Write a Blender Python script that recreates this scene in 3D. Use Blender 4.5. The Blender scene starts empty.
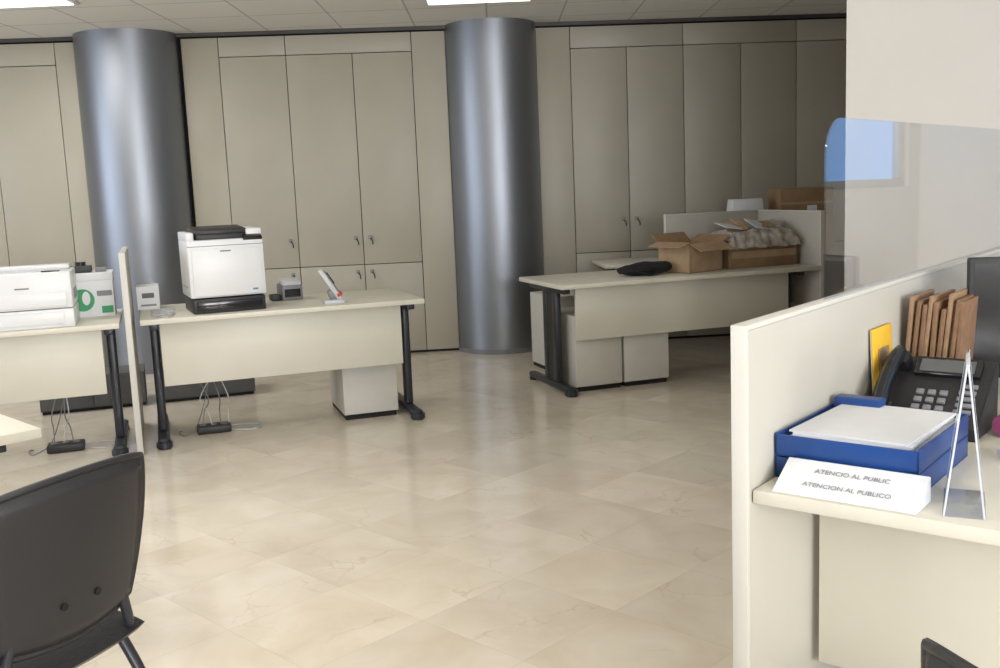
import bpy, bmesh, math, random
from mathutils import Vector, Matrix, Euler, noise
random.seed(7)
sc = bpy.context.scene
try:
    sc.view_settings.view_transform = 'Standard'
    sc.view_settings.look = 'None'
except Exception:
    pass

# ------------------------------------------------------------------ materials
def mat(name, col, rough=0.5, metal=0.0, spec=0.5, noise_amt=0.0, noise_scale=20, bump=0.0, bump_scale=200, coat=0.0):
    m = bpy.data.materials.new(name); m.use_nodes = True
    nt = m.node_tree; b = nt.nodes['Principled BSDF']
    b.inputs['Base Color'].default_value = (*col, 1)
    b.inputs['Roughness'].default_value = rough
    b.inputs['Metallic'].default_value = metal
    b.inputs['Specular IOR Level'].default_value = spec
    b.inputs['Coat Weight'].default_value = coat
    tc = nt.nodes.new('ShaderNodeTexCoord')
    if noise_amt > 0:
        n = nt.nodes.new('ShaderNodeTexNoise'); n.inputs['Scale'].default_value = noise_scale
        n.inputs['Detail'].default_value = 4
        nt.links.new(tc.outputs['Object'], n.inputs['Vector'])
        r = nt.nodes.new('ShaderNodeValToRGB')
        r.color_ramp.elements[0].position = 0.3; r.color_ramp.elements[1].position = 0.7
        r.color_ramp.elements[0].color = (*[c*(1-noise_amt) for c in col], 1)
        r.color_ramp.elements[1].color = (*[min(1, c*(1+noise_amt)) for c in col], 1)
        nt.links.new(n.outputs['Fac'], r.inputs['Fac'])
        nt.links.new(r.outputs['Color'], b.inputs['Base Color'])
    if bump > 0:
        n2 = nt.nodes.new('ShaderNodeTexNoise'); n2.inputs['Scale'].default_value = bump_scale
        nt.links.new(tc.outputs['Object'], n2.inputs['Vector'])
        bp = nt.nodes.new('ShaderNodeBump'); bp.inputs['Strength'].default_value = bump
        bp.inputs['Distance'].default_value = 0.01
        nt.links.new(n2.outputs['Fac'], bp.inputs['Height'])
        nt.links.new(bp.outputs['Normal'], b.inputs['Normal'])
    return m

M_cab   = mat('cabinet_laminate', (0.42,0.388,0.312), 0.45, noise_amt=0.03, noise_scale=3)
M_dark  = mat('gap_dark', (0.012,0.012,0.012), 0.8)
M_wall  = mat('wall_paint', (0.59,0.555,0.495), 0.7, noise_amt=0.02, noise_scale=2)
M_desk  = mat('desk_laminate', (0.67,0.645,0.55), 0.38, noise_amt=0.02, noise_scale=5)
M_part  = mat('partition_laminate', (0.50,0.48,0.42), 0.42, noise_amt=0.02, noise_scale=4)
M_partside = mat('partition_cap', (0.60,0.585,0.535), 0.4)
M_ped   = mat('pedestal_laminate', (0.63,0.615,0.56), 0.45, noise_amt=0.02)
M_blk   = mat('black_plastic', (0.018,0.018,0.02), 0.42, bump=0.15, bump_scale=400)
M_blk2  = mat('black_gloss', (0.012,0.012,0.014), 0.15)
M_legm  = mat('leg_metal_dark', (0.022,0.024,0.032), 0.38, noise_amt=0.1)
M_wht   = mat('white_plastic', (0.76,0.77,0.78), 0.35, noise_amt=0.01)
M_wht2  = mat('white_plastic_grey', (0.58,0.59,0.61), 0.4, noise_amt=0.01)
M_paper = mat('paper_white', (0.74,0.75,0.77), 0.8, noise_amt=0.02)
M_ink   = mat('ink', (0.25,0.25,0.28), 0.8)
M_blue  = mat('tray_blue', (0.012,0.060,0.24), 0.32, noise_amt=0.05)
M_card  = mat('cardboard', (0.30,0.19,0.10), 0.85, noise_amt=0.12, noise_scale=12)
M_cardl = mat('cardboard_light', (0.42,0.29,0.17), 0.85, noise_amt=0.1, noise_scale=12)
M_kraft = mat('kraft_folder', (0.22,0.125,0.07), 0.8, noise_amt=0.18, noise_scale=30)
M_kraft2 = mat('kraft_folder_light', (0.30,0.19,0.11), 0.8, noise_amt=0.15, noise_scale=30)
M_green = mat('green_print', (0.05,0.32,0.14), 0.6, noise_amt=0.1)
M_red   = mat('red_print', (0.5,0.03,0.03), 0.5)
M_yel   = mat('yellow_print', (0.80,0.48,0.04), 0.5, noise_amt=0.05)
M_pink  = mat('magenta_plastic', (0.22,0.05,0.13), 0.4)
M_bag   = mat('black_fabric', (0.010,0.010,0.012), 0.85, bump=0.4, bump_scale=80)
M_grey  = mat('grey_plastic', (0.2,0.2,0.21), 0.4)
M_dgrey = mat('dark_grey_laminate', (0.10,0.10,0.10), 0.5, noise_amt=0.05)
M_film  = mat('plastic_film', (0.42,0.38,0.34), 0.3, noise_amt=0.5, noise_scale=16)
M_bluep = mat('blue_print', (0.05,0.2,0.45), 0.5)
M_base  = mat('trim_dark', (0.06,0.055,0.05), 0.5)
M_frame = mat('window_frame_alu', (0.5,0.5,0.5), 0.4, metal=0.6)

def brushed():
    m = mat('brushed_steel', (0.36,0.38,0.42), 0.33, metal=1.0)
    nt = m.node_tree; b = nt.nodes['Principled BSDF']
    b.inputs['Base Color'].default_value=(0.30,0.32,0.355,1)
    tc = nt.nodes.new('ShaderNodeTexCoord'); mp = nt.nodes.new('ShaderNodeMapping')
    mp.inputs['Scale'].default_value = (60,60,1.5)
    n = nt.nodes.new('ShaderNodeTexNoise'); n.inputs['Scale'].default_value = 6; n.inputs['Detail'].default_value = 5
    nt.links.new(tc.outputs['Object'], mp.inputs['Vector']); nt.links.new(mp.outputs['Vector'], n.inputs['Vector'])
    mr = nt.nodes.new('ShaderNodeMapRange'); mr.inputs['To Min'].default_value = 0.38; mr.inputs['To Max'].default_value = 0.50
    nt.links.new(n.outputs['Fac'], mr.inputs['Value']); nt.links.new(mr.outputs['Result'], b.inputs['Roughness'])
    return m
M_steel = brushed()

def clearmat(name, tint=(0.97,0.98,1.0), haze=0.0, gain=1.0):
    m = bpy.data.materials.new(name); m.use_nodes = True; nt = m.node_tree; L=nt.links.new
    for n in list(nt.nodes):
        if n.type != 'OUTPUT_MATERIAL': nt.nodes.remove(n)
    out = [n for n in nt.nodes if n.type == 'OUTPUT_MATERIAL'][0]
    t = nt.nodes.new('ShaderNodeBsdfTransparent'); t.inputs['Color'].default_value = (*tint,1)
    g = nt.nodes.new('ShaderNodeBsdfGlossy'); g.inputs['Roughness'].default_value = 0.02
    lw = nt.nodes.new('ShaderNodeLayerWeight'); lw.inputs['Blend'].default_value=0.5
    pw = nt.nodes.new('ShaderNodeMath'); pw.operation='POWER'; pw.inputs[1].default_value=5.0; L(lw.outputs['Facing'],pw.inputs[0])
    mul = nt.nodes.new('ShaderNodeMath'); mul.operation = 'MULTIPLY_ADD'; mul.inputs[1].default_value = 0.9*gain; mul.inputs[2].default_value = 0.045*gain
    L(pw.outputs[0], mul.inputs[0])
    base=t
    if haze>0:
        d=nt.nodes.new('ShaderNodeBsdfTranslucent'); d.inputs['Color'].default_value=(0.9,0.93,0.97,1)
        d2=nt.nodes.new('ShaderNodeBsdfDiffuse'); d2.inputs['Color'].default_value=(0.9,0.93,0.97,1)
        ad=nt.nodes.new('ShaderNodeMixShader'); L(d.outputs[0],ad.inputs[1]); L(d2.outputs[0],ad.inputs[2])
        mh=nt.nodes.new('ShaderNodeMixShader'); mh.inputs['Fac'].default_value=haze; L(t.outputs[0],mh.inputs[1]); L(ad.outputs[0],mh.inputs[2]); base=mh
    mx = nt.nodes.new('ShaderNodeMixShader')
    L(mul.outputs[0], mx.inputs['Fac']); L(base.outputs[0], mx.inputs[1]); L(g.outputs[0], mx.inputs[2])
    L(mx.outputs[0], out.inputs['Surface'])
    return m
M_plexi = clearmat('clear_acrylic', gain=1.4)
M_acr = clearmat('acrylic_sheet', (0.95,0.96,0.98), 0.14)
M_acre = clearmat('acrylic_edge', (0.95,0.96,0.98), 0.75)
M_pane = clearmat('window_glass')

def emis(name, col, s):
    m = bpy.data.materials.new(name); m.use_nodes = True
    b = m.node_tree.nodes['Principled BSDF']
    b.inputs['Base Color'].default_value = (0.8,0.8,0.8,1)
    b.inputs['Emission Color'].default_value = (*col,1); b.inputs['Emission Strength'].default_value = s
    return m
M_lamp = emis('lamp_diffuser', (1,0.97,0.92), 2.0)

def floor_mat():
    m = bpy.data.materials.new('marble_tiles'); m.use_nodes = True; nt = m.node_tree
    b = nt.nodes['Principled BSDF']; L = nt.links.new
    geo = nt.nodes.new('ShaderNodeNewGeometry')
    mp = nt.nodes.new('ShaderNodeMapping'); mp.inputs['Rotation'].default_value = (0,0,math.radians(44))
    mp.inputs['Location'].default_value = (0.13,0.21,0)
    L(geo.outputs['Position'], mp.inputs['Vector'])
    sc_ = nt.nodes.new('ShaderNodeVectorMath'); sc_.operation='SCALE'; sc_.inputs['Scale'].default_value = 1/0.45
    L(mp.outputs['Vector'], sc_.inputs[0])
    fl = nt.nodes.new('ShaderNodeVectorMath'); fl.operation='FLOOR'; L(sc_.outputs[0], fl.inputs[0])
    fr = nt.nodes.new('ShaderNodeVectorMath'); fr.operation='FRACTION'; L(sc_.outputs[0], fr.inputs[0])
    wn = nt.nodes.new('ShaderNodeTexWhiteNoise'); wn.noise_dimensions='2D'; L(fl.outputs[0], wn.inputs['Vector'])
    off = nt.nodes.new('ShaderNodeVectorMath'); off.operation='MULTIPLY_ADD'
    off.inputs[1].default_value=(30,30,30); L(wn.outputs['Color'], off.inputs[0]); L(sc_.outputs[0], off.inputs[2])
    n1 = nt.nodes.new('ShaderNodeTexNoise'); n1.inputs['Scale'].default_value=1.6; n1.inputs['Detail'].default_value=7; n1.inputs['Distortion'].default_value=0.6
    L(off.outputs[0], n1.inputs['Vector'])
    r1 = nt.nodes.new('ShaderNodeValToRGB')
    r1.color_ramp.elements[0].position=0.28; r1.color_ramp.elements[0].color=(0.66,0.575,0.455,1)
    r1.color_ramp.elements[1].position=0.70; r1.color_ramp.elements[1].color=(0.78,0.71,0.60,1)
    L(n1.outputs['Fac'], r1.inputs['Fac'])
    nd = nt.nodes.new('ShaderNodeTexNoise'); nd.inputs['Scale'].default_value=1.8; nd.inputs['Detail'].default_value=5
    L(off.outputs[0], nd.inputs['Vector'])
    dm = nt.nodes.new('ShaderNodeVectorMath'); dm.operation='MULTIPLY_ADD'; dm.inputs[1].default_value=(1.1,1.1,1.1)
    L(nd.outputs['Color'], dm.inputs[0]); L(off.outputs[0], dm.inputs[2])
    vo = nt.nodes.new('ShaderNodeTexVoronoi'); vo.feature='DISTANCE_TO_EDGE'; vo.inputs['Scale'].default_value=0.9
    L(dm.outputs[0], vo.inputs['Vector'])
    r2 = nt.nodes.new('ShaderNodeMapRange'); r2.inputs['From Min'].default_value=0.0; r2.inputs['From Max'].default_value=0.018
    r2.inputs['To Min'].default_value=1.0; r2.inputs['To Max'].default_value=0.0
    L(vo.outputs['Distance'], r2.inputs['Value'])
    n3 = nt.nodes.new('ShaderNodeTexNoise'); n3.inputs['Scale'].default_value=1.3; L(off.outputs[0], n3.inputs['Vector'])
    mr3 = nt.nodes.new('ShaderNodeMapRange'); mr3.inputs['From Min'].default_value=0.45; mr3.inputs['From Max'].default_value=0.7; mr3.inputs['To Max'].default_value=0.42
    L(n3.outputs['Fac'], mr3.inputs['Value'])
    vm = nt.nodes.new('ShaderNodeMath'); vm.operation='MULTIPLY'; L(r2.outputs['Result'], vm.inputs[0]); L(mr3.outputs['Result'], vm.inputs[1])
    mx = nt.nodes.new('ShaderNodeMix'); mx.data_type='RGBA'; L(vm.outputs[0], mx.inputs['Factor'])
    L(r1.outputs['Color'], mx.inputs['A']); mx.inputs['B'].default_value=(0.46,0.35,0.24,1)
    mr = nt.nodes.new('ShaderNodeMapRange'); mr.inputs['To Min'].default_value=0.91; mr.inputs['To Max'].default_value=1.04
    L(wn.outputs['Value'], mr.inputs['Value'])
    tone = nt.nodes.new('ShaderNodeVectorMath'); tone.operation='SCALE'; L(mx.outputs['Result'], tone.inputs[0]); L(mr.outputs['Result'], tone.inputs['Scale'])
    sep = nt.nodes.new('ShaderNodeSeparateXYZ'); L(fr.outputs[0], sep.inputs[0])
    def edge(o):
        a = nt.nodes.new('ShaderNodeMath'); a.operation='SUBTRACT'; L(o,a.inputs[0]); a.inputs[1].default_value=0.5
        c = nt.nodes.new('ShaderNodeMath'); c.operation='ABSOLUTE'; L(a.outputs[0],c.inputs[0]); return c.outputs[0]
    mxx = nt.nodes.new('ShaderNodeMath'); mxx.operation='MAXIMUM'; L(edge(sep.outputs['X']),mxx.inputs[0]); L(edge(sep.outputs['Y']),mxx.inputs[1])
    gt = nt.nodes.new('ShaderNodeMath'); gt.operation='GREATER_THAN'; L(mxx.outputs[0],gt.inputs[0]); gt.inputs[1].default_value=0.4965
    gm = nt.nodes.new('ShaderNodeMath'); gm.operation='MULTIPLY'; L(gt.outputs[0],gm.inputs[0]); gm.inputs[1].default_value=0.20
    m2 = nt.nodes.new('ShaderNodeMix'); m2.data_type='RGBA'; L(gm.outputs[0], m2.inputs['Factor']); L(tone.outputs[0], m2.inputs['A']); m2.inputs['B'].default_value=(0.36,0.29,0.21,1)
    L(m2.outputs['Result'], b.inputs['Base Color'])
    b.inputs['Roughness'].default_value=0.14
    b.inputs['Specular IOR Level'].default_value=0.55
    return m
M_floor = floor_mat()

def ceil_mat():
    m = mat('ceiling_tiles', (0.62,0.61,0.58), 0.85)
    nt = m.node_tree; b = nt.nodes['Principled BSDF']; L = nt.links.new
    geo = nt.nodes.new('ShaderNodeNewGeometry')
    br = nt.nodes.new('ShaderNodeTexBrick'); br.offset=0; br.inputs['Scale'].default_value=1
    br.inputs['Brick Width'].default_value=0.6; br.inputs['Row Height'].default_value=0.6
    br.inputs['Mortar Size'].default_value=0.008
    br.inputs['Color1'].default_value=(0.80,0.78,0.72,1); br.inputs['Color2'].default_value=(0.77,0.75,0.69,1); br.inputs['Mortar'].default_value=(0.50,0.49,0.46,1)
    L(geo.outputs['Position'], br.inputs['Vector']); L(br.outputs['Color'], b.inputs['Base Color'])
    return m
M_ceil = ceil_mat()

# ------------------------------------------------------------------ builder
class B:
    def __init__(s, name): s.name=name; s.bm=bmesh.new(); s.mats=[]
    def mi(s, m):
        if m not in s.mats: s.mats.append(m)
        return s.mats.index(m)
    def add(s, bm2, M, m):
        i=s.mi(m)
        for f in bm2.faces: f.material_index=i
        me=bpy.data.meshes.new('t'); bm2.to_mesh(me); bm2.free(); me.transform(M); s.bm.from_mesh(me); bpy.data.meshes.remove(me)
    def box(s, c, sz, m, bev=0.0, rot=(0,0,0), seg=2, top=None):
        b=bmesh.new(); bmesh.ops.create_cube(b,size=1)
        for v in b.verts:
            if top and v.co.z>0: v.co.x*=top[0]; v.co.y*=top[1]
            v.co.x*=sz[0]; v.co.y*=sz[1]; v.co.z*=sz[2]
        if bev>0: bmesh.ops.bevel(b,geom=b.edges[:],offset=bev,segments=seg,affect='EDGES',profile=0.5)
        s.add(b, Matrix.Translation(c)@Euler(rot).to_matrix().to_4x4(), m)
    def bx(s, x0,x1,y0,y1,z0,z1,m,bev=0.0):
        s.box(((x0+x1)/2,(y0+y1)/2,(z0+z1)/2),(x1-x0,y1-y0,z1-z0),m,bev)
    def cyl(s, c, r, h, m, rot=(0,0,0), r2=None, seg=24, bev=0):
        b=bmesh.new(); bmesh.ops.create_cone(b,cap_ends=True,segments=seg,radius1=r,radius2=r if r2 is None else r2,depth=h)
        if bev>0:
            bmesh.ops.bevel(b,geom=[e for e in b.edges if abs(e.verts[0].co.z-e.verts[1].co.z)<1e-6],offset=bev,segments=2,affect='EDGES')
        s.add(b, Matrix.Translation(c)@Euler(rot).to_matrix().to_4x4(), m)
    def prism(s, poly, z0, z1, m, M=Matrix.Identity(4), bev=0):
        b=bmesh.new(); vs=[b.verts.new((x,y,z0)) for x,y in poly]; f=b.faces.new(vs)
        r=bmesh.ops.extrude_face_region(b,geom=[f]); 
        for v in [g for g in r['geom'] if isinstance(g,bmesh.types.BMVert)]: v.co.z=z1
        bmesh.ops.recalc_face_normals(b,faces=b.faces[:])
        if bev>0: bmesh.ops.bevel(b,geom=b.edges[:],offset=bev,segments=2,affect='EDGES')
        s.add(b,M,m)
    def tube(s, pts, r, m, n=8, smooth=4, sy=1.0):
        P=[Vector(p) for p in pts]
        if smooth and len(P)>2:
            Q=[]
            for i in range(len(P)-1):
                p0=P[max(i-1,0)];p1=P[i];p2=P[i+1];p3=P[min(i+2,len(P)-1)]
                for k in range(smooth):
                    t=k/smooth
                    Q.append(0.5*((2*p1)+(-p0+p2)*t+(2*p0-5*p1+4*p2-p3)*t*t+(-p0+3*p1-3*p2+p3)*t**3))
            Q.append(P[-1]); P=Q
        b=bmesh.new(); rings=[]; up=None
        for i,p in enumerate(P):
            t=(P[min(i+1,len(P)-1)]-P[max(i-1,0)]).normalized()
            if up is None: up=Vector((1,0,0)) if abs(t.x)<0.8 else Vector((0,1,0))
            u=(up-t*up.dot(t)).normalized(); w=t.cross(u); up=u
            rings.append([b.verts.new(p+r*(math.cos(a)*u+sy*math.sin(a)*w)) for a in [2*math.pi*k/n for k in range(n)]])
        for i in range(len(rings)-1):
            for k in range(n): b.faces.new((rings[i][k],rings[i][(k+1)%n],rings[i+1][(k+1)%n],rings[i+1][k]))
        b.faces.new(rings[0][::-1]); b.faces.new(rings[-1])
        bmesh.ops.recalc_face_normals(b,faces=b.faces[:])
        s.add(b,Matrix.Identity(4),m)
    def grid(s, fn, nu, nv, m, closed=False):
        b=bmesh.new(); V=[[b.verts.new(fn(i/nu,j/nv)) for j in range(nv+1)] for i in range(nu+1)]
        for i in range(nu):
            for j in range(nv): b.faces.new((V[i][j],V[i+1][j],V[i+1][j+1],V[i][j+1]))
        s.add(b,Matrix.Identity(4),m)
    def text(s, txt, size, M, m, align='CENTER'):
        cu=bpy.data.curves.new('t','FONT'); cu.body=txt; cu.size=size; cu.align_x=align; cu.align_y='CENTER'; cu.extrude=0.0003
        o=bpy.data.objects.new('t',cu); sc.collection.objects.link(o)
        dg=bpy.context.evaluated_depsgraph_get(); me=bpy.data.meshes.new_from_object(o.evaluated_get(dg))
        b=bmesh.new(); b.from_mesh(me); bpy.data.objects.remove(o); bpy.data.meshes.remove(me); s.add(b,M,m)
    def done(s, loc=(0,0,0), rz=0.0, ang=35):
        me=bpy.data.meshes.new(s.name); s.bm.to_mesh(me); s.bm.free()
        for m in s.mats: me.materials.append(m)
        for p in me.polygons: p.use_smooth=True
        me.set_sharp_from_angle(angle=math.radians(ang))
        o=bpy.data.objects.new(s.name,me); sc.collection.objects.link(o)
        o.location=loc; o.rotation_euler=(0,0,rz); return o

# ------------------------------------------------------------------ room shell
WA=math.atan(0.07); CZ=2.75
b=B('floor'); b.bx(-6.7,4.5,-3.3,9.4,-0.1,0,M_floor); b.done()
b=B('ceiling'); b.bx(-6.7,4.5,-3.3,9.4,CZ,CZ+0.1,M_ceil); b.done()
b=B('wall_back'); b.bx(-6.7,4.6,0,0.15,0,CZ,M_dark); b.done((0,8.72,0),WA)
def windowed(name, length, wins, z0, z1, loc, rz):
    b=B(name); x=0
    for (a,c) in wins:
        b.bx(x,a,0,0.15,0,CZ,M_wall); b.bx(a,c,0,0.15,0,z0,M_wall); b.bx(a,c,0,0.15,z1,CZ,M_wall); x=c
    b.bx(x,length,0,0.15,0,CZ,M_wall); b.done(loc,rz)
def winframe(i, a, c, z0, z1, loc, rz):
    b=B('window_%d'%i); t=0.05
    b.bx(a,c,0.04,0.10,z0,z0+t,M_frame,0.004); b.bx(a,c,0.04,0.10,z1-t,z1,M_frame,0.004)
    b.bx(a,a+t,0.04,0.10,z0+t,z1-t,M_frame,0.004); b.bx(c-t,c,0.04,0.10,z0+t,z1-t,M_frame,0.004)
    b.bx(a+t,c-t,0.066,0.074,z0+t,z1-t,M_pane); b.done(loc,rz)
def alight(name, loc, rot, sx, sy, e, col):
    l=bpy.data.lights.new(name,'AREA'); l.shape='RECTANGLE'; l.size=sx; l.size_y=sy; l.energy=e; l.color=col
    o=bpy.data.objects.new(name,l); sc.collection.objects.link(o); o.location=loc; o.rotation_euler=rot; return o
RW=[(0.2,1.9),(2.1,3.8)]
windowed('wall_rear',10.9,RW,0.9,2.4,(4.35,-3.0,0),math.pi)
n=1
for a,c in RW:
    winframe(n,a,c,0.9,2.4,(4.35,-3.0,0),math.pi); n+=1
    alight('added_daylight_%d'%n,(4.35-(a+c)/2,-3.35,1.65),(math.radians(90),0,0),c-a,1.5,225,(1.0,0.975,0.94))
YW=[(0.08,1.85),(2.05,3.4)]
windowed('wall_right',8.0,YW,1.3,2.4,(4.2,5.0,0),-math.pi/2)
for a,c in YW:
    winframe(n,a,c,1.3,2.4,(4.2,5.0,0),-math.pi/2); n+=1
ADDED_LW=[(2.6,4.6),(5.0,7.0),(7.4,9.4)]  # left windows are added to bring light to the far left cabinets
windowed('wall_left',11.4,ADDED_LW,0.9,2.4,(-6.5,-3.1,0),math.pi/2)
for a,c in ADDED_LW:
    winframe(n,a,c,0.9,2.4,(-6.5,-3.1,0),math.pi/2); n+=1
    alight('added_daylight_%d'%n,(-6.85,-3.1+(a+c)/2,1.65),(math.radians(90),0,math.radians(-90)),c-a,1.5,58,(0.95,0.97,1.0))  # added area light behind each left window
b=B('wall_side'); b.prism([(1.74,5.0),(4.35,5.0),(4.35,5.15),(1.80,5.15)],0,CZ,M_wall); b.done()
b=B('wall_right_far'); b.bx(4.2,4.35,5.15,9.3,0,CZ,M_wall); b.done()
b=B('trim_1'); b.bx(-6.4,4.15,-0.075,-0.045,CZ-0.03,CZ,M_base); b.done((0,8.72,0),WA)

# cabinets along the back wall
def cabinet(x0,x1,cols,fill,fascia,zs,zt,locks):
    b=B('storage_cabinet'); g=0.003; y0=-0.045; y1=-0.001
    b.bx(x0,x1,y1-0.012,y1,0.0,CZ-0.036,M_dark)
    def pan(a,c,z0,z1): b.bx(a+g,c-g,y0,y1-0.012,z0+g,z1-g,M_cab,0.002)
    for a,c in fill: pan(a,c,0.02,CZ-0.04)
    for a,c in fascia: pan(a,c,zt,CZ-0.04)
    for a,c in cols: pan(a,c,zs,zt); pan(a,c,0.02,zs)
    for x,z in locks:
        b.box((x,y0-0.004,z),(0.03,0.008,0.03),M_grey,0.002)
        b.cyl((x,y0-0.014,z),0.010,0.02,M_steel,(math.pi/2,0,0),seg=14)
        b.tube([(x,y0-0.02,z),(x+0.02,y0-0.03,z-0.03),(x+0.022,y0-0.03,z-0.06)],0.005,M_blk,6)
    return b.done((0,8.70,0),WA)
cabinet(-6.4,-3.30,[(-6.24,-5.70),(-5.70,-5.16),(-5.16,-4.62),(-4.62,-4.08),(-4.08,-3.54)],[(-3.54,-3.30),(-6.4,-6.24)],[(-6.24,-5.16),(-5.16,-4.08),(-4.08,-3.54)],0.79,2.53,[(-3.61,0.7)])
cabinet(-2.53,-0.36,[(-2.23,-1.686),(-1.686,-1.14),(-1.14,-0.645)],[(-2.53,-2.23),(-0.645,-0.36)],[(-2.23,-1.686),(-1.686,-0.645)],0.79,2.55,[(-1.75,1.02),(-1.20,1.02),(-1.08,1.02),(-1.75,0.73),(-1.20,0.73),(-1.08,0.73)])
cabinet(0.40,4.1,[(0.69,1.17),(1.17,1.66),(1.66,2.16),(2.16,2.65),(2.65,3.2),(3.2,3.7)],[(0.40,0.69),(3.7,4.1)],[(0.69,1.66),(1.66,2.65),(2.65,3.7)],0.8,2.53,[(1.11,1.08),(1.23,1.08),(2.10,1.08),(2.22,1.08),(1.11,0.73),(1.23,0.73)])

def column(x,y,r):
    b=B('steel_column'); b.cyl((0,0,CZ/2),r,CZ,M_steel,seg=96)
    b.cyl((0,0,0.02),r+0.006,0.04,M_grey,seg=96); b.done((x,y,0))
column(-2.96,8.50,0.415); column(0.02,8.72,0.385)

# ceiling luminaires (recessed fittings, some with area lights)
k_=0
def lumi(x,y,w,d,e=0):
    global k_
    b=B('ceiling_light'); b.bx(-w/2,w/2,-d/2,d/2,-0.012,-0.001,M_wht,0.003)
    b.bx(-w/2+.03,w/2-.03,-d/2+.03,d/2-.03,-0.018,-0.010,M_lamp); b.done((x,y,CZ))
    if e>0:
        k_+=1; alight('ceiling_lamp_%d'%k_,(x,y,CZ-0.03),(0,0,0),w-0.08,d-0.08,e,(1.0,0.955,0.885))
lumi(-3.35,6.75,1.2,0.6,28); lumi(-0.05,7.3,0.8,0.6,0); lumi(-1.5,3.9,0.6,0.6,16); lumi(-2.6,2.4,1.2,0.6,25); lumi(1.5,0.3,0.6,0.6,2); lumi(-0.6,1.5,0.6,0.6,15)  # last four are out of view, added to brighten the near floor

# ------------------------------------------------------------------ furniture
DA=math.radians(18.8)
dX=Vector((math.cos(DA),math.sin(DA),0)); dY=Vector((-math.sin(DA),math.cos(DA),0))
def desk(L,D,loc,rz,legs,mod,wide=False,name='office_desk'):
    b=B(name)
    b.bx(0,L,0,D,0.72,0.75,M_desk,0.004)
    if mod: b.bx(mod[0],mod[1],0.10,0.12,mod[2],0.72,M_desk,0.002)
    for x in legs:
        b.box((x,D/2,0.04),(0.065,D-0.06,0.045),M_legm,0.018,seg=3)
        b.cyl((x,0.05,0.025),0.045,0.05,M_legm,bev=0.01); b.cyl((x,D-0.06,0.012),0.035,0.024,M_legm)
        b.box((x,D/2,0.70),(0.05,D-0.16,0.04),M_legm,0.006)
        if wide:
            b.box((x,0.27,0.38),(0.045,0.07,0.64),M_legm,0.012); b.box((x,0.44,0.38),(0.045,0.07,0.64),M_legm,0.012)
            b.box((x,0.36,0.38),(0.03,0.14,0.63),M_blk)
        else:
            b.box((x,0.27,0.38),(0.05,0.075,0.64),M_legm,0.015,seg=3)
    return b.done(loc,rz)
A0=Vector((-1.99,5.50,0))
desk(1.63,0.80,A0,DA,[0.07,1.56],(0.10,1.50,0.35))
E0=Vector((-2.075,5.42,0))-dX*1.6
desk(1.6,0.80,E0,DA,[0.07,1.54],(0.10,1.50,0.35))
B0=Vector((0.41,6.46,0))
desk(2.0,0.80,B0,DA,[0.07,1.90],(0.14,1.80,0.36),wide=True)
desk(1.8,0.66,(0.86,7.93,0),WA,[0.07,1.73],(0.12,1.68,0.4))
desk(1.4,0.8,Vector((-1.37,2.90,0))+Vector((-0.7071,-0.7071,0))*1.4,math.radians(45),[0.07,1.30],(0.1,1.25,0.35))

def partition(L,H,t,loc,rz,name='desk_partition',z0=0.0):
    b=B(name); b.bx(0,L,-t/2,t/2,z0+0.0,H-0.012,M_part,0.003)
    b.bx(-0.004,L+0.004,-t/2-0.002,t/2+0.002,H-0.012,H,M_partside,0.003)
    b.bx(-0.014,0.0,-t/2-0.002,t/2+0.002,z0+0.0,H,M_partside,0.003)
    return b.done(loc,rz)
partition(0.86,1.13,0.03,Vector((-2.032,5.44,0)),DA+math.pi/2)
partition(0.80,1.14,0.03,B0+dX*1.22+dY*0.83,DA,z0=0.62)
partition(0.80,1.14,0.03,B0+dX*2.035+dY*0.04,DA+math.pi/2,z0=0.45)

# near-right cubicle
CA=math.atan2(1.49,1.21); cX=Vector((math.cos(CA),math.sin(CA),0)); cY=Vector((-math.sin(CA),math.cos(CA),0))
C0=Vector((0.495,2.03,0))
partition(2.25,1.10,0.032,C0,CA)
def rounded(x0,x1,y0,y1,r):
    pts=[(x0,y0),(x1,y0)]
    for cx,cy,a0 in ((x1-r,y1-r,0),(x0+r,y1-r,math.pi/2)):
        for k in range(9):
            a=a0+math.pi/2*k/8; pts.append((cx+r*math.cos(a),cy+r*math.sin(a)))
    return pts
b=B('acrylic_screen')
MX=Matrix.Rotation(math.pi/2,4,'X')
b.prism(rounded(0,1.76,0.0,0.43,0.10),-0.0025,0.0025,M_plexi,MX)
b.done(C0+cX*0.455+Vector((0,0,1.101)),CA)

DZ=CA-math.pi/2
D0=C0+cX*0.008-cY*0.019
b=B('office_desk'); L,D=1.0,1.75
b.bx(0,L,0,D,0.72,0.75,M_desk,0.004); b.bx(0.02,L-0.02,0.32,0.34,0.24,0.72,M_desk,0.002)
for y in (0.40,1.55):
    b.box((L/2,y,0.03),(L-0.2,0.06,0.045),M_legm,0.015); b.box((L/2,y,0.385),(0.07,0.05,0.67),M_legm,0.012)
b.done(D0,DZ)
def DP(x,y,z=0.75):
    v=D0-cY*x+cX*y; return Vector((v.x,v.y,z))

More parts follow.
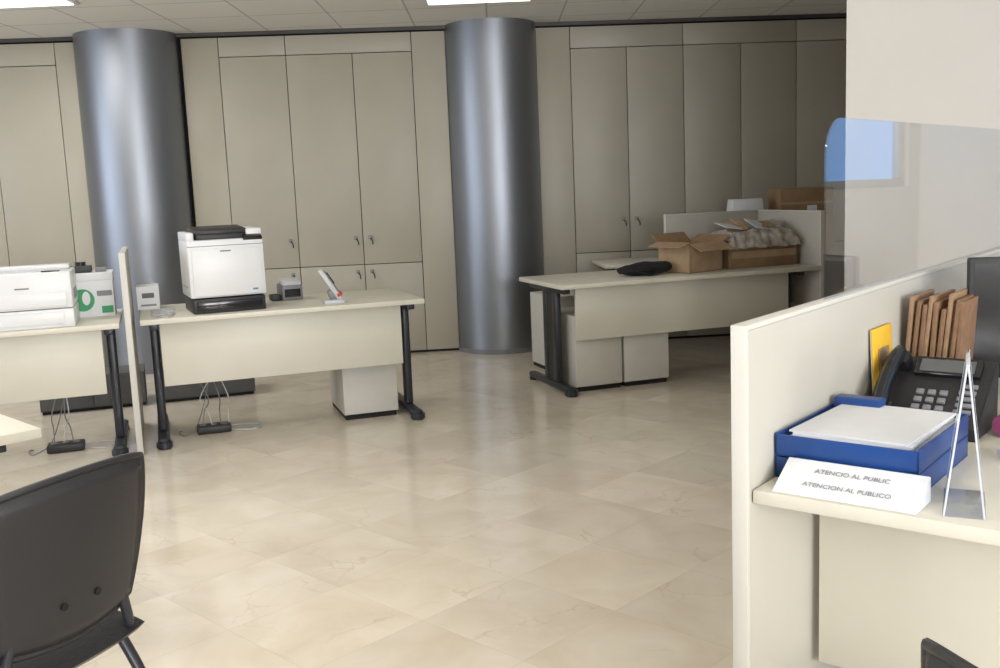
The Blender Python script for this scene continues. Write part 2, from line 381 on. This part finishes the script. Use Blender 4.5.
b=B('letter_tray'); w,d=0.30,0.37
for k,z in enumerate((0.0,0.050)):
    b.bx(0,w,0,d,z,z+0.004,M_blue); b.bx(0,0.005,0,d,z,z+0.048,M_blue,0.001); b.bx(w-0.005,w,0,d,z,z+0.048,M_blue,0.001)
    b.bx(0,w,d-0.005,d,z,z+0.048,M_blue,0.001); b.bx(0,w,0,0.005,z,z+0.046,M_blue,0.001)
for k in range(12):
    z=0.056+0.0041*k; r=random.uniform(-0.03,0.03)
    b.box((w/2+0.005+random.uniform(-.004,.004),d/2+random.uniform(-.004,.004),z),(0.25,0.325,0.0039),M_paper,rot=(0,0,r))
b.bx(0.01,0.12,0.315,0.36,0.08,0.12,M_blue,0.004)
b.bx(0.02,w-0.02,0.02,d-0.03,0.006,0.03,M_paper)
b.done(DP(0.002,0.112),DZ)
b=B('desk_sign'); W=0.29
tri=[(0,0),(0.095,0),(0.092,0.052)]
Mt=Matrix(((0,0,1,0),(1,0,0,0),(0,1,0,0),(0,0,0,1)))
b.prism(tri,0,W,M_paper,Mt,0.001)
ang=math.atan2(0.052,0.092)
Mf=Matrix.Translation((W/2,0.046,0.026+0.0010))@Matrix.Rotation(ang,4,'X')
b.text("ATENCION AL PUBLICO",0.0165,Mf@Matrix.Translation((0.0,-0.020,0.0012)),M_ink)
b.text("ATENCIO AL PUBLIC",0.0165,Mf@Matrix.Translation((0.0,0.020,0.0012)),M_ink)
b.done(DP(0.038,0.010,0.7505),DZ)
b=B('acrylic_sign_holder')
h=0.29
for sx in (-1,1):
    rt=(0,-sx*math.atan2(0.034,h),0)
    b.box((sx*0.018,0,h/2),(0.003,0.17,h),M_acr,rot=rt)
    b.box((sx*0.018,-0.086,h/2),(0.0035,0.003,h),M_acre,rot=rt); b.box((sx*0.018,0.086,h/2),(0.0035,0.003,h),M_acre,rot=rt)
b.box((0,0,h),(0.007,0.175,0.005),M_acre,0.001)
b.box((0,0,0.0025),(0.075,0.175,0.004),M_acr,0.001)
b.done((0.890,1.875,0.7505),-math.atan2(0.47,1.0))
# telephone
b=B('desk_telephone')
prof=[(0,0),(0.22,0),(0.22,0.15),(0.20,0.165),(0,0.03)]
b.prism(prof,0,0.27,M_blk,Mt,0.004)
sl=math.atan2(0.135,0.20)
def onp(x,y,z=0):
    return (x,y*math.cos(sl)-z*math.sin(sl),0.03+y*math.sin(sl)+z*math.cos(sl))
for i in range(3):
    for j in range(4): b.box(onp(0.115+0.028*i,0.03+0.027*j,0.003),(0.019,0.016,0.008),M_grey,0.002,(sl,0,0))
for j in range(6): b.box(onp(0.225,0.03+0.022*j,0.003),(0.04,0.012,0.006),M_grey,0.001,(sl,0,0))
b.box(onp(0.165,0.195,0.008),(0.16,0.055,0.02),M_blk2,0.003,(sl+0.15,0,0)); b.box(onp(0.165,0.192,0.019),(0.13,0.038,0.002),M_dgrey,0,(sl+0.15,0,0))
hs=[onp(0.045,0.005,0.03),onp(0.043,0.04,0.042),onp(0.043,0.11,0.050),onp(0.043,0.18,0.042),onp(0.045,0.215,0.03)]
b.tube(hs,0.019,M_blk2,10,4,1.3)
b.box(onp(0.045,0.018,0.018),(0.058,0.048,0.04),M_blk2,0.012,(sl,0,0)); b.box(onp(0.045,0.202,0.018),(0.058,0.048,0.04),M_blk2,0.012,(sl,0,0))
b.tube([(0.03,0.0,0.02),(0.03,-0.04,0.01),(0.06,-0.06,0.008),(0.11,-0.05,0.008)],0.004,M_blk,6)
b.done(DP(0.022,0.60),DZ+math.radians(1))
b=B('file_folders')
for k in range(9):
    x=0.012+0.0165*k; hh=random.uniform(0.27,0.32)
    b.box((x,0.10,hh/2),(0.010+0.004*random.random(),0.20,hh),M_kraft if k%3 else M_kraft2,0.002,(0,math.radians(random.uniform(3,6)),random.uniform(-.03,.03)))
    if k<8: b.box((x+0.008,0.105,hh/2-0.012),(0.003,0.18,hh-0.03),M_cardl,0,(0,math.radians(5),0))
b.bx(0.0,0.165,0.0,0.205,0.0,0.006,M_blk,0.001)
b.done(DP(0.012,0.95),DZ)
b=B('yellow_booklet'); b.box((0.004,0,0.12),(0.006,0.15,0.24),M_yel,0.001,(0,math.radians(-3),0)); b.box((0.0078,0,0.15),(0.001,0.08,0.07),M_cardl,0,(0,math.radians(-3),0))
b.box((0.0,0,0.119),(0.003,0.146,0.236),M_paper,0,(0,math.radians(-3),0))
b.done(DP(0.010,0.78,0.752),DZ)
b=B('computer_monitor')
b.box((0,0,0.23),(0.52,0.03,0.34),M_blk,0.006); b.box((0,-0.0155,0.235),(0.49,0.002,0.30),M_blk2)
b.box((0,0.03,0.24),(0.25,0.04,0.2),M_blk,0.01); b.box((0,0.05,0.12),(0.06,0.02,0.22),M_blk,0.005)
b.box((0,0.04,0.008),(0.24,0.18,0.016),M_blk,0.006)
b.done((1.57,2.73,0.75),math.radians(-14))
b=B('desk_calculator'); b.box((0,0,0.012),(0.09,0.13,0.022),M_wht2,0.004,(0.05,0,0)); b.box((0,0.04,0.0265),(0.07,0.025,0.002),M_grey,0,(0.05,0,0))
for i in range(4):
    for j in range(3): b.box((-0.03+0.02*i,-0.045+0.022*j,0.025),(0.014,0.014,0.005),M_grey,0.001)
b.done((1.16,2.12,0.752),0.3)
b=B('pencil_case'); b.tube([(-0.09,0,0.03),(-0.05,0.005,0.033),(0.05,0,0.034),(0.09,0,0.03)],0.03,M_pink,12); b.box((0,0,0.063),(0.13,0.006,0.003),M_wht2); b.done((1.28,2.38,0.75),0.5)
b=B('paper_stack')
for k in range(6): b.box((0,0,0.003+0.005*k),(0.21,0.25,0.0048),M_paper if k%2 else M_pink,0,(0,0,random.uniform(-.1,.1)))
b.done((1.40,2.14,0.75),0.2)

# ------------------------------------------------------------------ pedestals
def pedestal(x,y,w,d,h,rz):
    b=B('drawer_pedestal'); b.bx(0,w,0,d,0.03,h,M_ped,0.005)
    b.bx(0.01,w-0.01,-0.0,d,0.0,0.03,M_dark)
    b.bx(-0.001,w+0.001,-0.016,-0.001,0.035,h,M_ped,0.003)
    return b.done((x,y,0),rz)
p=A0+dX*1.14+dY*0.24; pedestal(p.x,p.y,0.34,0.5,0.57,DA)
p=B0+dX*0.15+dY*0.16; pedestal(p.x,p.y,0.34,0.5,0.52,DA)
p=B0+dX*0.51+dY*0.16; pedestal(p.x,p.y,0.34,0.5,0.52,DA)
p=B0+dX*(0.27)+dY*0.85; pedestal(p.x,p.y,0.34,0.45,0.58,DA)
for (x,y) in ((-3.12,6.62),(-2.42,6.86)):
    b=B('low_storage_unit'); b.bx(0,0.68,0,0.35,0.02,0.24,M_dgrey,0.004); b.bx(0.01,0.67,0.01,0.34,0.0,0.02,M_dark)
    b.bx(0.005,0.337,-0.012,0.0,0.03,0.23,M_dgrey,0.002); b.bx(0.343,0.675,-0.012,0.0,0.03,0.23,M_dgrey,0.002)
    b.done((x,y,0),DA)

# ------------------------------------------------------------------ things on desk A / E
b=B('multifunction_printer'); w,d=0.43,0.38
b.bx(0.01,w-0.01,0.0,d,0.0,0.085,M_blk,0.008); b.bx(0.03,w-0.03,-0.010,0.0,0.02,0.07,M_blk2,0.004)
b.bx(0.0,w,0,d,0.09,0.42,M_wht,0.012); b.bx(0.02,w-0.02,-0.008,0.004,0.10,0.37,M_wht,0.005)
b.bx(0.0,w,-0.001,0.0,0.383,0.387,M_grey)
b.bx(0.06,w-0.10,0.03,d-0.02,0.415,0.45,M_blk,0.006); b.box((0.20,d/2,0.467),(0.30,0.30,0.035),M_blk,0.010,(math.radians(3),0,0))
b.bx(0.0,0.045,0.02,d,0.415,0.465,M_wht,0.008); b.bx(w-0.09,w,0.03,d,0.415,0.475,M_wht,0.010)
b.box((w-0.06,0.02,0.425),(0.11,0.05,0.02),M_blk2,0.004,(math.radians(25),0,0))
b.bx(-0.003,0.0,0.08,0.30,0.15,0.152,M_grey); b.bx(0.18,0.24,-0.0095,-0.0075,0.35,0.358,M_grey); b.bx(w-0.08,w-0.05,-0.0095,-0.0075,0.12,0.13,M_bluep)
b.done((-1.745,5.66,0.75),math.radians(24))
b=B('laser_printer'); w,d=0.44,0.38
b.bx(0,w,0,d,0.0,0.10,M_wht,0.008); b.bx(0,w,0.0,d,0.103,0.30,M_wht,0.012); b.bx(0.03,w-0.03,-0.006,0.002,0.115,0.19,M_wht,0.004)
b.bx(0.05,w-0.05,-0.006,0.0,0.02,0.085,M_wht,0.004)
b.prism([(0.05,0.10),(w-0.05,0.10),(w-0.08,0.34),(0.08,0.34)],0.298,0.303,M_wht2)
b.bx(0.02,w-0.02,0.24,0.36,0.30,0.325,M_wht,0.008)
b.box((0.34,0.04,0.303),(0.09,0.03,0.008),M_blk2,0.001); b.bx(0.16,0.23,-0.0008,0.0,0.215,0.223,M_grey)
for k in range(7): b.bx(w,w+0.001,0.10+0.03*k,0.115+0.03*k,0.14,0.2,M_grey)
p=E0+dX*(1.6-0.22-0.44)+dY*0.02; b.done((p.x,p.y,0.75),DA)
b=B('coffee_machine'); b.box((0,0,0.012),(0.20,0.16,0.022),M_blk,0.005); b.box((0,0.05,0.10),(0.16,0.06,0.17),M_wht2,0.01); b.box((0,0,0.21),(0.2,0.16,0.06),M_blk2,0.012)
b.cyl((0,-0.02,0.17),0.02,0.03,M_blk); b.cyl((-0.05,-0.0,0.255),0.035,0.035,M_blk2); b.cyl((0.05,0.0,0.25),0.03,0.025,M_wht2)
b.cyl((0,-0.03,0.05),0.03,0.05,M_wht)
b.done((-2.75,5.93,0.75),DA)
b=B('paper_carton'); b.bx(0,0.27,0,0.22,0,0.245,M_paper,0.002); b.bx(-0.003,0.273,-0.003,0.223,0.21,0.255,M_paper,0.002)
Mfr=Matrix.Translation((0.10,-0.0008,0.10))@MX
b.prism([(0.065*math.cos(a),0.065*math.sin(a)) for a in [2*math.pi*k/20 for k in range(20)]],0,0.001,M_green,Mfr)
b.prism([(0.022*math.cos(a)+0.02,0.04*math.sin(a)+0.01) for a in [2*math.pi*k/20 for k in range(20)]],0.001,0.002,M_paper,Mfr)
b.bx(0.20,0.262,-0.0035,-0.0005,0.02,0.06,M_green); b.bx(0.18,0.262,-0.0035,-0.0005,0.12,0.15,M_grey)
b.bx(0.04,0.16,0.05,0.15,0.255,0.295,M_blk,0.006); b.cyl((0.10,0.10,0.305),0.03,0.025,M_blk2); b.bx(0.18,0.24,0.06,0.12,0.255,0.28,M_grey,0.004)
p=E0+dX*(1.6-0.30)+dY*0.44; b.done((p.x,p.y,0.75),DA)
b=B('toner_box'); b.bx(0,0.13,0,0.20,0,0.14,M_paper,0.002); b.bx(0.02,0.11,-0.001,0.0,0.02,0.032,M_grey); b.bx(0.03,0.10,-0.001,0.0,0.07,0.10,M_dgrey)
p=A0+dX*(-0.015)+dY*0.58; b.done((p.x,p.y,0.75),DA)
b=B('receipt_printer'); b.box((0,0,0.05),(0.13,0.16,0.10),M_grey,0.01); b.box((0,-0.02,0.11),(0.12,0.12,0.03),M_wht2,0.01,(0.2,0,0)); b.bx(-0.05,0.05,-0.083,-0.079,0.02,0.07,M_blk2)
b.box((-0.10,-0.02,0.02),(0.06,0.1,0.04),M_blk,0.01)
p=A0+dX*0.90+dY*0.58; b.done((p.x,p.y,0.75),DA+0.1)
b=B('payment_terminal')
b.box((0,0,0.012),(0.12,0.13,0.024),M_wht2,0.006); b.box((0,0.0,0.05),(0.05,0.05,0.07),M_grey,0.006,(0,math.radians(-20),0))
R_=(0,math.radians(58),0)
b.box((-0.015,0,0.11),(0.22,0.08,0.030),M_wht2,0.010,R_); b.box((-0.005,0,0.118),(0.19,0.072,0.02),M_grey,0.008,R_)
b.box((-0.022,-0.001,0.148),(0.08,0.06,0.03),M_blk2,0.002,R_); b.box((0.035,0,0.055),(0.02,0.083,0.034),M_red,0.002,R_)
p=A0+dX*1.10+dY*0.14; b.done((p.x,p.y,0.75),DA)
b=B('computer_cables')
for k in range(6):
    pts=[(0.06+0.14*random.random(),0.06+0.42*q/5+random.uniform(-.04,.04),0.004) for q in range(6)]
    b.tube(pts,0.0035,M_wht2,6,6)
p=A0+dX*0.0; b.done((p.x,p.y,0.7515),DA)
def power(loc,n):
    b=B('power_strip'); b.box((0,0,0.025),(0.20,0.12,0.045),M_blk,0.01)
    for i in range(3): b.cyl((-0.06+0.06*i,0,0.049),0.02,0.006,M_grey,seg=14)
    for i in range(n):
        x=-0.06+0.05*i; s_=random.uniform(-1,1)
        pts=[(x,0,0.05),(x+0.02*s_,0.02,0.13),(x+0.06*s_,-0.02,0.22),(x+random.uniform(-.06,.06),0.05,0.42),(x*0.6,0.14,0.60),(x*0.5,0.16,0.705)]
        b.tube(pts,0.0035,M_wht2 if i%2 else M_grey,6,6)
    s_=-1
    b.tube([(0.09*s_,0,0.03),(0.17*s_,-0.05,0.006),(0.20*s_,0.08,0.006),(0.1*s_,0.15,0.006),(0.0,0.2,0.3),(0,0.2,0.6)],0.003,M_grey,6,6)
    for q in range(2):
        b.tube([(0.1,0.0,0.006),(0.2+0.05*q,-0.06,0.005),(0.28,0.04+0.04*q,0.005),(0.18,0.12,0.005),(0.06,0.10,0.005)],0.0035,M_wht2,6,6)
    b.done(loc,DA)
p=A0+dX*0.36+dY*0.34; power(p,4)
p=E0+dX*1.24+dY*0.34; power(p,3)

# ------------------------------------------------------------------ things on desk B
b=B('cardboard_box'); w,d,h=0.34,0.30,0.20; t=0.005
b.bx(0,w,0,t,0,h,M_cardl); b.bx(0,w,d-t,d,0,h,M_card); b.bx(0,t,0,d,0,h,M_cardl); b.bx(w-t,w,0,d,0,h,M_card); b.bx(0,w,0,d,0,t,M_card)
b.box((w/2,-0.055,h-0.02),(w,0.12,t),M_cardl,0,(math.radians(25),0,0))
b.box((-0.05,d/2,h+0.0),(0.11,d,t),M_cardl,0,(0,math.radians(-15),0))
b.box((w/2,d+0.03,h+0.03),(w,0.10,t),M_card,0,(math.radians(45),0,0)); b.box((w+0.04,d/2,h+0.02),(0.10,d,t),M_card,0,(0,math.radians(-30),0))
p=B0+dX*1.02+dY*0.13; b.done((p.x,p.y,0.75),DA+math.radians(18))
b=B('wrapped_parcel'); w,d,h=0.58,0.38,0.20
b.bx(0,w,0,d,0,h,M_card,0.006)
b.bx(0.02,w-0.02,-0.003,0.0,0.07,0.12,M_cardl)
def crump(u,v):
    x=-0.01+u*(w+0.02); y=-0.03+v*(d+0.03)
    e=min(u,1-u,v,1-v)*7; k=min(1,e)**0.6
    z=h-0.06+0.12*k+ (0.022*noise.noise(Vector((x*8,y*8,1)))+0.030*abs(noise.noise(Vector((x*18,y*18,4)))))*(0.6+0.4*k)
    return Vector((x,y+0.02*noise.noise(Vector((x*20,y*20,9))),max(z,h+0.004) if k>0.95 else z))
b.grid(crump,60,40,M_film)
for k in range(6):
    b.box((0.08+0.08*k,0.13+0.04*(k%3),h+0.10),(0.14,0.16,0.004),(M_paper,M_cardl,M_film)[k%3],0,(math.radians(random.uniform(8,28)),math.radians(random.uniform(-14,14)),random.uniform(-.4,.4)))
p=B0+dX*1.40+dY*0.24; b.done((p.x,p.y,0.75),DA,30)
b=B('black_bag')
def bag(u,v):
    a=2*math.pi*u; ph=math.pi*(v-0.5); c=max(0,math.cos(ph))**0.7
    x=0.21*c*math.cos(a); y=0.11*c*math.sin(a); z=0.04+0.04*math.sin(ph)
    nn=noise.noise(Vector((x*9,y*9,z*20+3)))
    return Vector((x*(1+0.2*nn),y*(1+0.3*nn),max(0.0,z+0.03*nn*(1 if z>0.03 else 0))))
b.grid(bag,40,14,M_bag); b.tube([(-0.1,-0.02,0.06),(-0.12,-0.08,0.05),(-0.02,-0.12,0.012),(0.06,-0.1,0.03),(0.05,-0.02,0.06)],0.009,M_bag,8)
p=B0+dX*0.74+dY*0.28; b.done((p.x,p.y,0.751),DA,80)
b=B('carton_stack'); b.bx(-0.24,0.24,-0.17,0.17,0,0.32,M_card,0.004); b.bx(-0.20,0.24,-0.15,0.15,0.322,0.54,M_card,0.004); b.bx(-0.20,0.24,-0.151,-0.150,0.41,0.43,M_cardl); b.bx(0.02,0.10,-0.153,-0.150,0.34,0.40,M_paper)
b.done((2.50,8.30,0.75),WA)
b=B('paper_box_stack'); b.bx(-0.15,0.15,-0.12,0.12,0,0.27,M_cardl,0.003); b.box((0,0,0.37),(0.28,0.2,0.20),M_paper,0.003,top=(0.85,0.8)); b.done((2.05,8.25,0.75),WA)
b=B('grey_document_box'); b.box((0,0,0.12),(0.30,0.26,0.24),M_grey,0.01); b.box((0,0,0.25),(0.32,0.28,0.03),M_wht2,0.006); b.done((1.60,8.30,0.75),WA)

# ------------------------------------------------------------------ chairs
def chair(loc,rz):
    b=B('visitor_chair')
    W,Hh=0.24,0.18; zc=0.690
    def outline(s_,t_):
        u=s_*2-1; v=t_*2-1
        dx=u*math.sqrt(1-v*v/2); dy=v*math.sqrt(1-u*u/2); k=0.42
        return u*(1-k)+dx*k, v*(1-k)+dy*k, max(abs(u),abs(v))
    def back(s_,t_):
        x,z,r=outline(s_,t_); y=-0.235+0.05*(x*x)-0.03*z-(0.018 if r<0.86 else 0.018-0.02*((r-0.86)/0.14))+(0.008 if 0.80<r<0.86 else 0)
        return Vector((x*W*(1-0.06*(1-z)),y,zc+z*Hh))
    def front(s_,t_):
        x,z,r=outline(s_,t_); y=-0.235+0.05*(x*x)-0.03*z+0.022*(1-r**4)+0.003
        return Vector((x*W*(1-0.06*(1-z)),y,zc+z*Hh))
    b.grid(lambda s_,t_:back(1-s_,t_),36,30,M_blk); b.grid(front,36,30,M_bag)
    rim=[]
    for k in range(73):
        a=2*math.pi*k/72; 
        m_=max(abs(math.cos(a)),abs(math.sin(a))); u=math.cos(a)/m_; v=math.sin(a)/m_
        rim.append(front((u+1)/2,(v+1)/2))
    b.tube(rim,0.008,M_blk,8,0)
    def seatt(s_,t_):
        x,y,r=outline(s_,t_); return Vector((x*0.235,y*0.215,0.455+0.022*(1-r**6)))
    def seatb(s_,t_):
        x,y,r=outline(s_,t_); return Vector((x*0.235,y*0.215,0.455-0.03*(1-r**8)))
    b.grid(seatt,24,24,M_bag); b.grid(lambda s_,t_:seatb(1-s_,t_),24,24,M_blk)
    for sx in (-1,1):
        x=sx*0.20
        b.tube([(x,0.19,0.43),(x*1.05,0.22,0.3),(x*1.14,0.25,0.012)],0.014,M_legm,10,4,0.75)
        b.tube([(x,-0.10,0.43),(x*1.05,-0.17,0.3),(x*1.16,-0.27,0.012)],0.014,M_legm,10,4,0.75)
        b.tube([(x,0.19,0.43),(x,0.0,0.432),(x*0.95,-0.12,0.43),(x*0.84,-0.180,0.46),(x*0.74,-0.194,0.53),(x*0.70,-0.198,0.56)],0.012,M_legm,10,4,0.8)
        b.cyl((x*1.14,0.25,0.008),0.018,0.016,M_blk); b.cyl((x*1.16,-0.27,0.008),0.018,0.016,M_blk)
    b.tube([(-0.20,0.15,0.425),(0.20,0.15,0.425)],0.012,M_legm,8,0); b.tube([(-0.20,-0.12,0.425),(0.20,-0.12,0.425)],0.012,M_legm,8,0)
    for sx in (-0.1,0.1):
        p=back(0.5+sx,0.25); b.cyl((p.x,p.y-0.002,p.z),0.008,0.006,M_blk2,(math.pi/2,0,0),seg=12)
    b.done(loc,rz,50)
chair((-1.095,2.06,0),math.radians(64))
chair((0.765,0.985,0),math.radians(-70))

# ------------------------------------------------------------------ world, camera
w=bpy.data.worlds.new('World'); sc.world=w; w.use_nodes=True
w.node_tree.nodes['Background'].inputs[0].default_value=(0.25,0.53,1.0,1); w.node_tree.nodes['Background'].inputs[1].default_value=1.6
cam=bpy.data.cameras.new('Camera'); co=bpy.data.objects.new('Camera',cam); sc.collection.objects.link(co)
cam.sensor_width=36; cam.lens=36; cam.sensor_fit='HORIZONTAL'; cam.clip_start=0.05
R=Matrix.Rotation(math.pi/2-math.atan(0.147),3,'X')@Matrix.Rotation(-math.radians(2.4),3,'Z')
co.matrix_world=Matrix.Translation((0,0,1.4))@R.to_4x4()
sc.camera=co
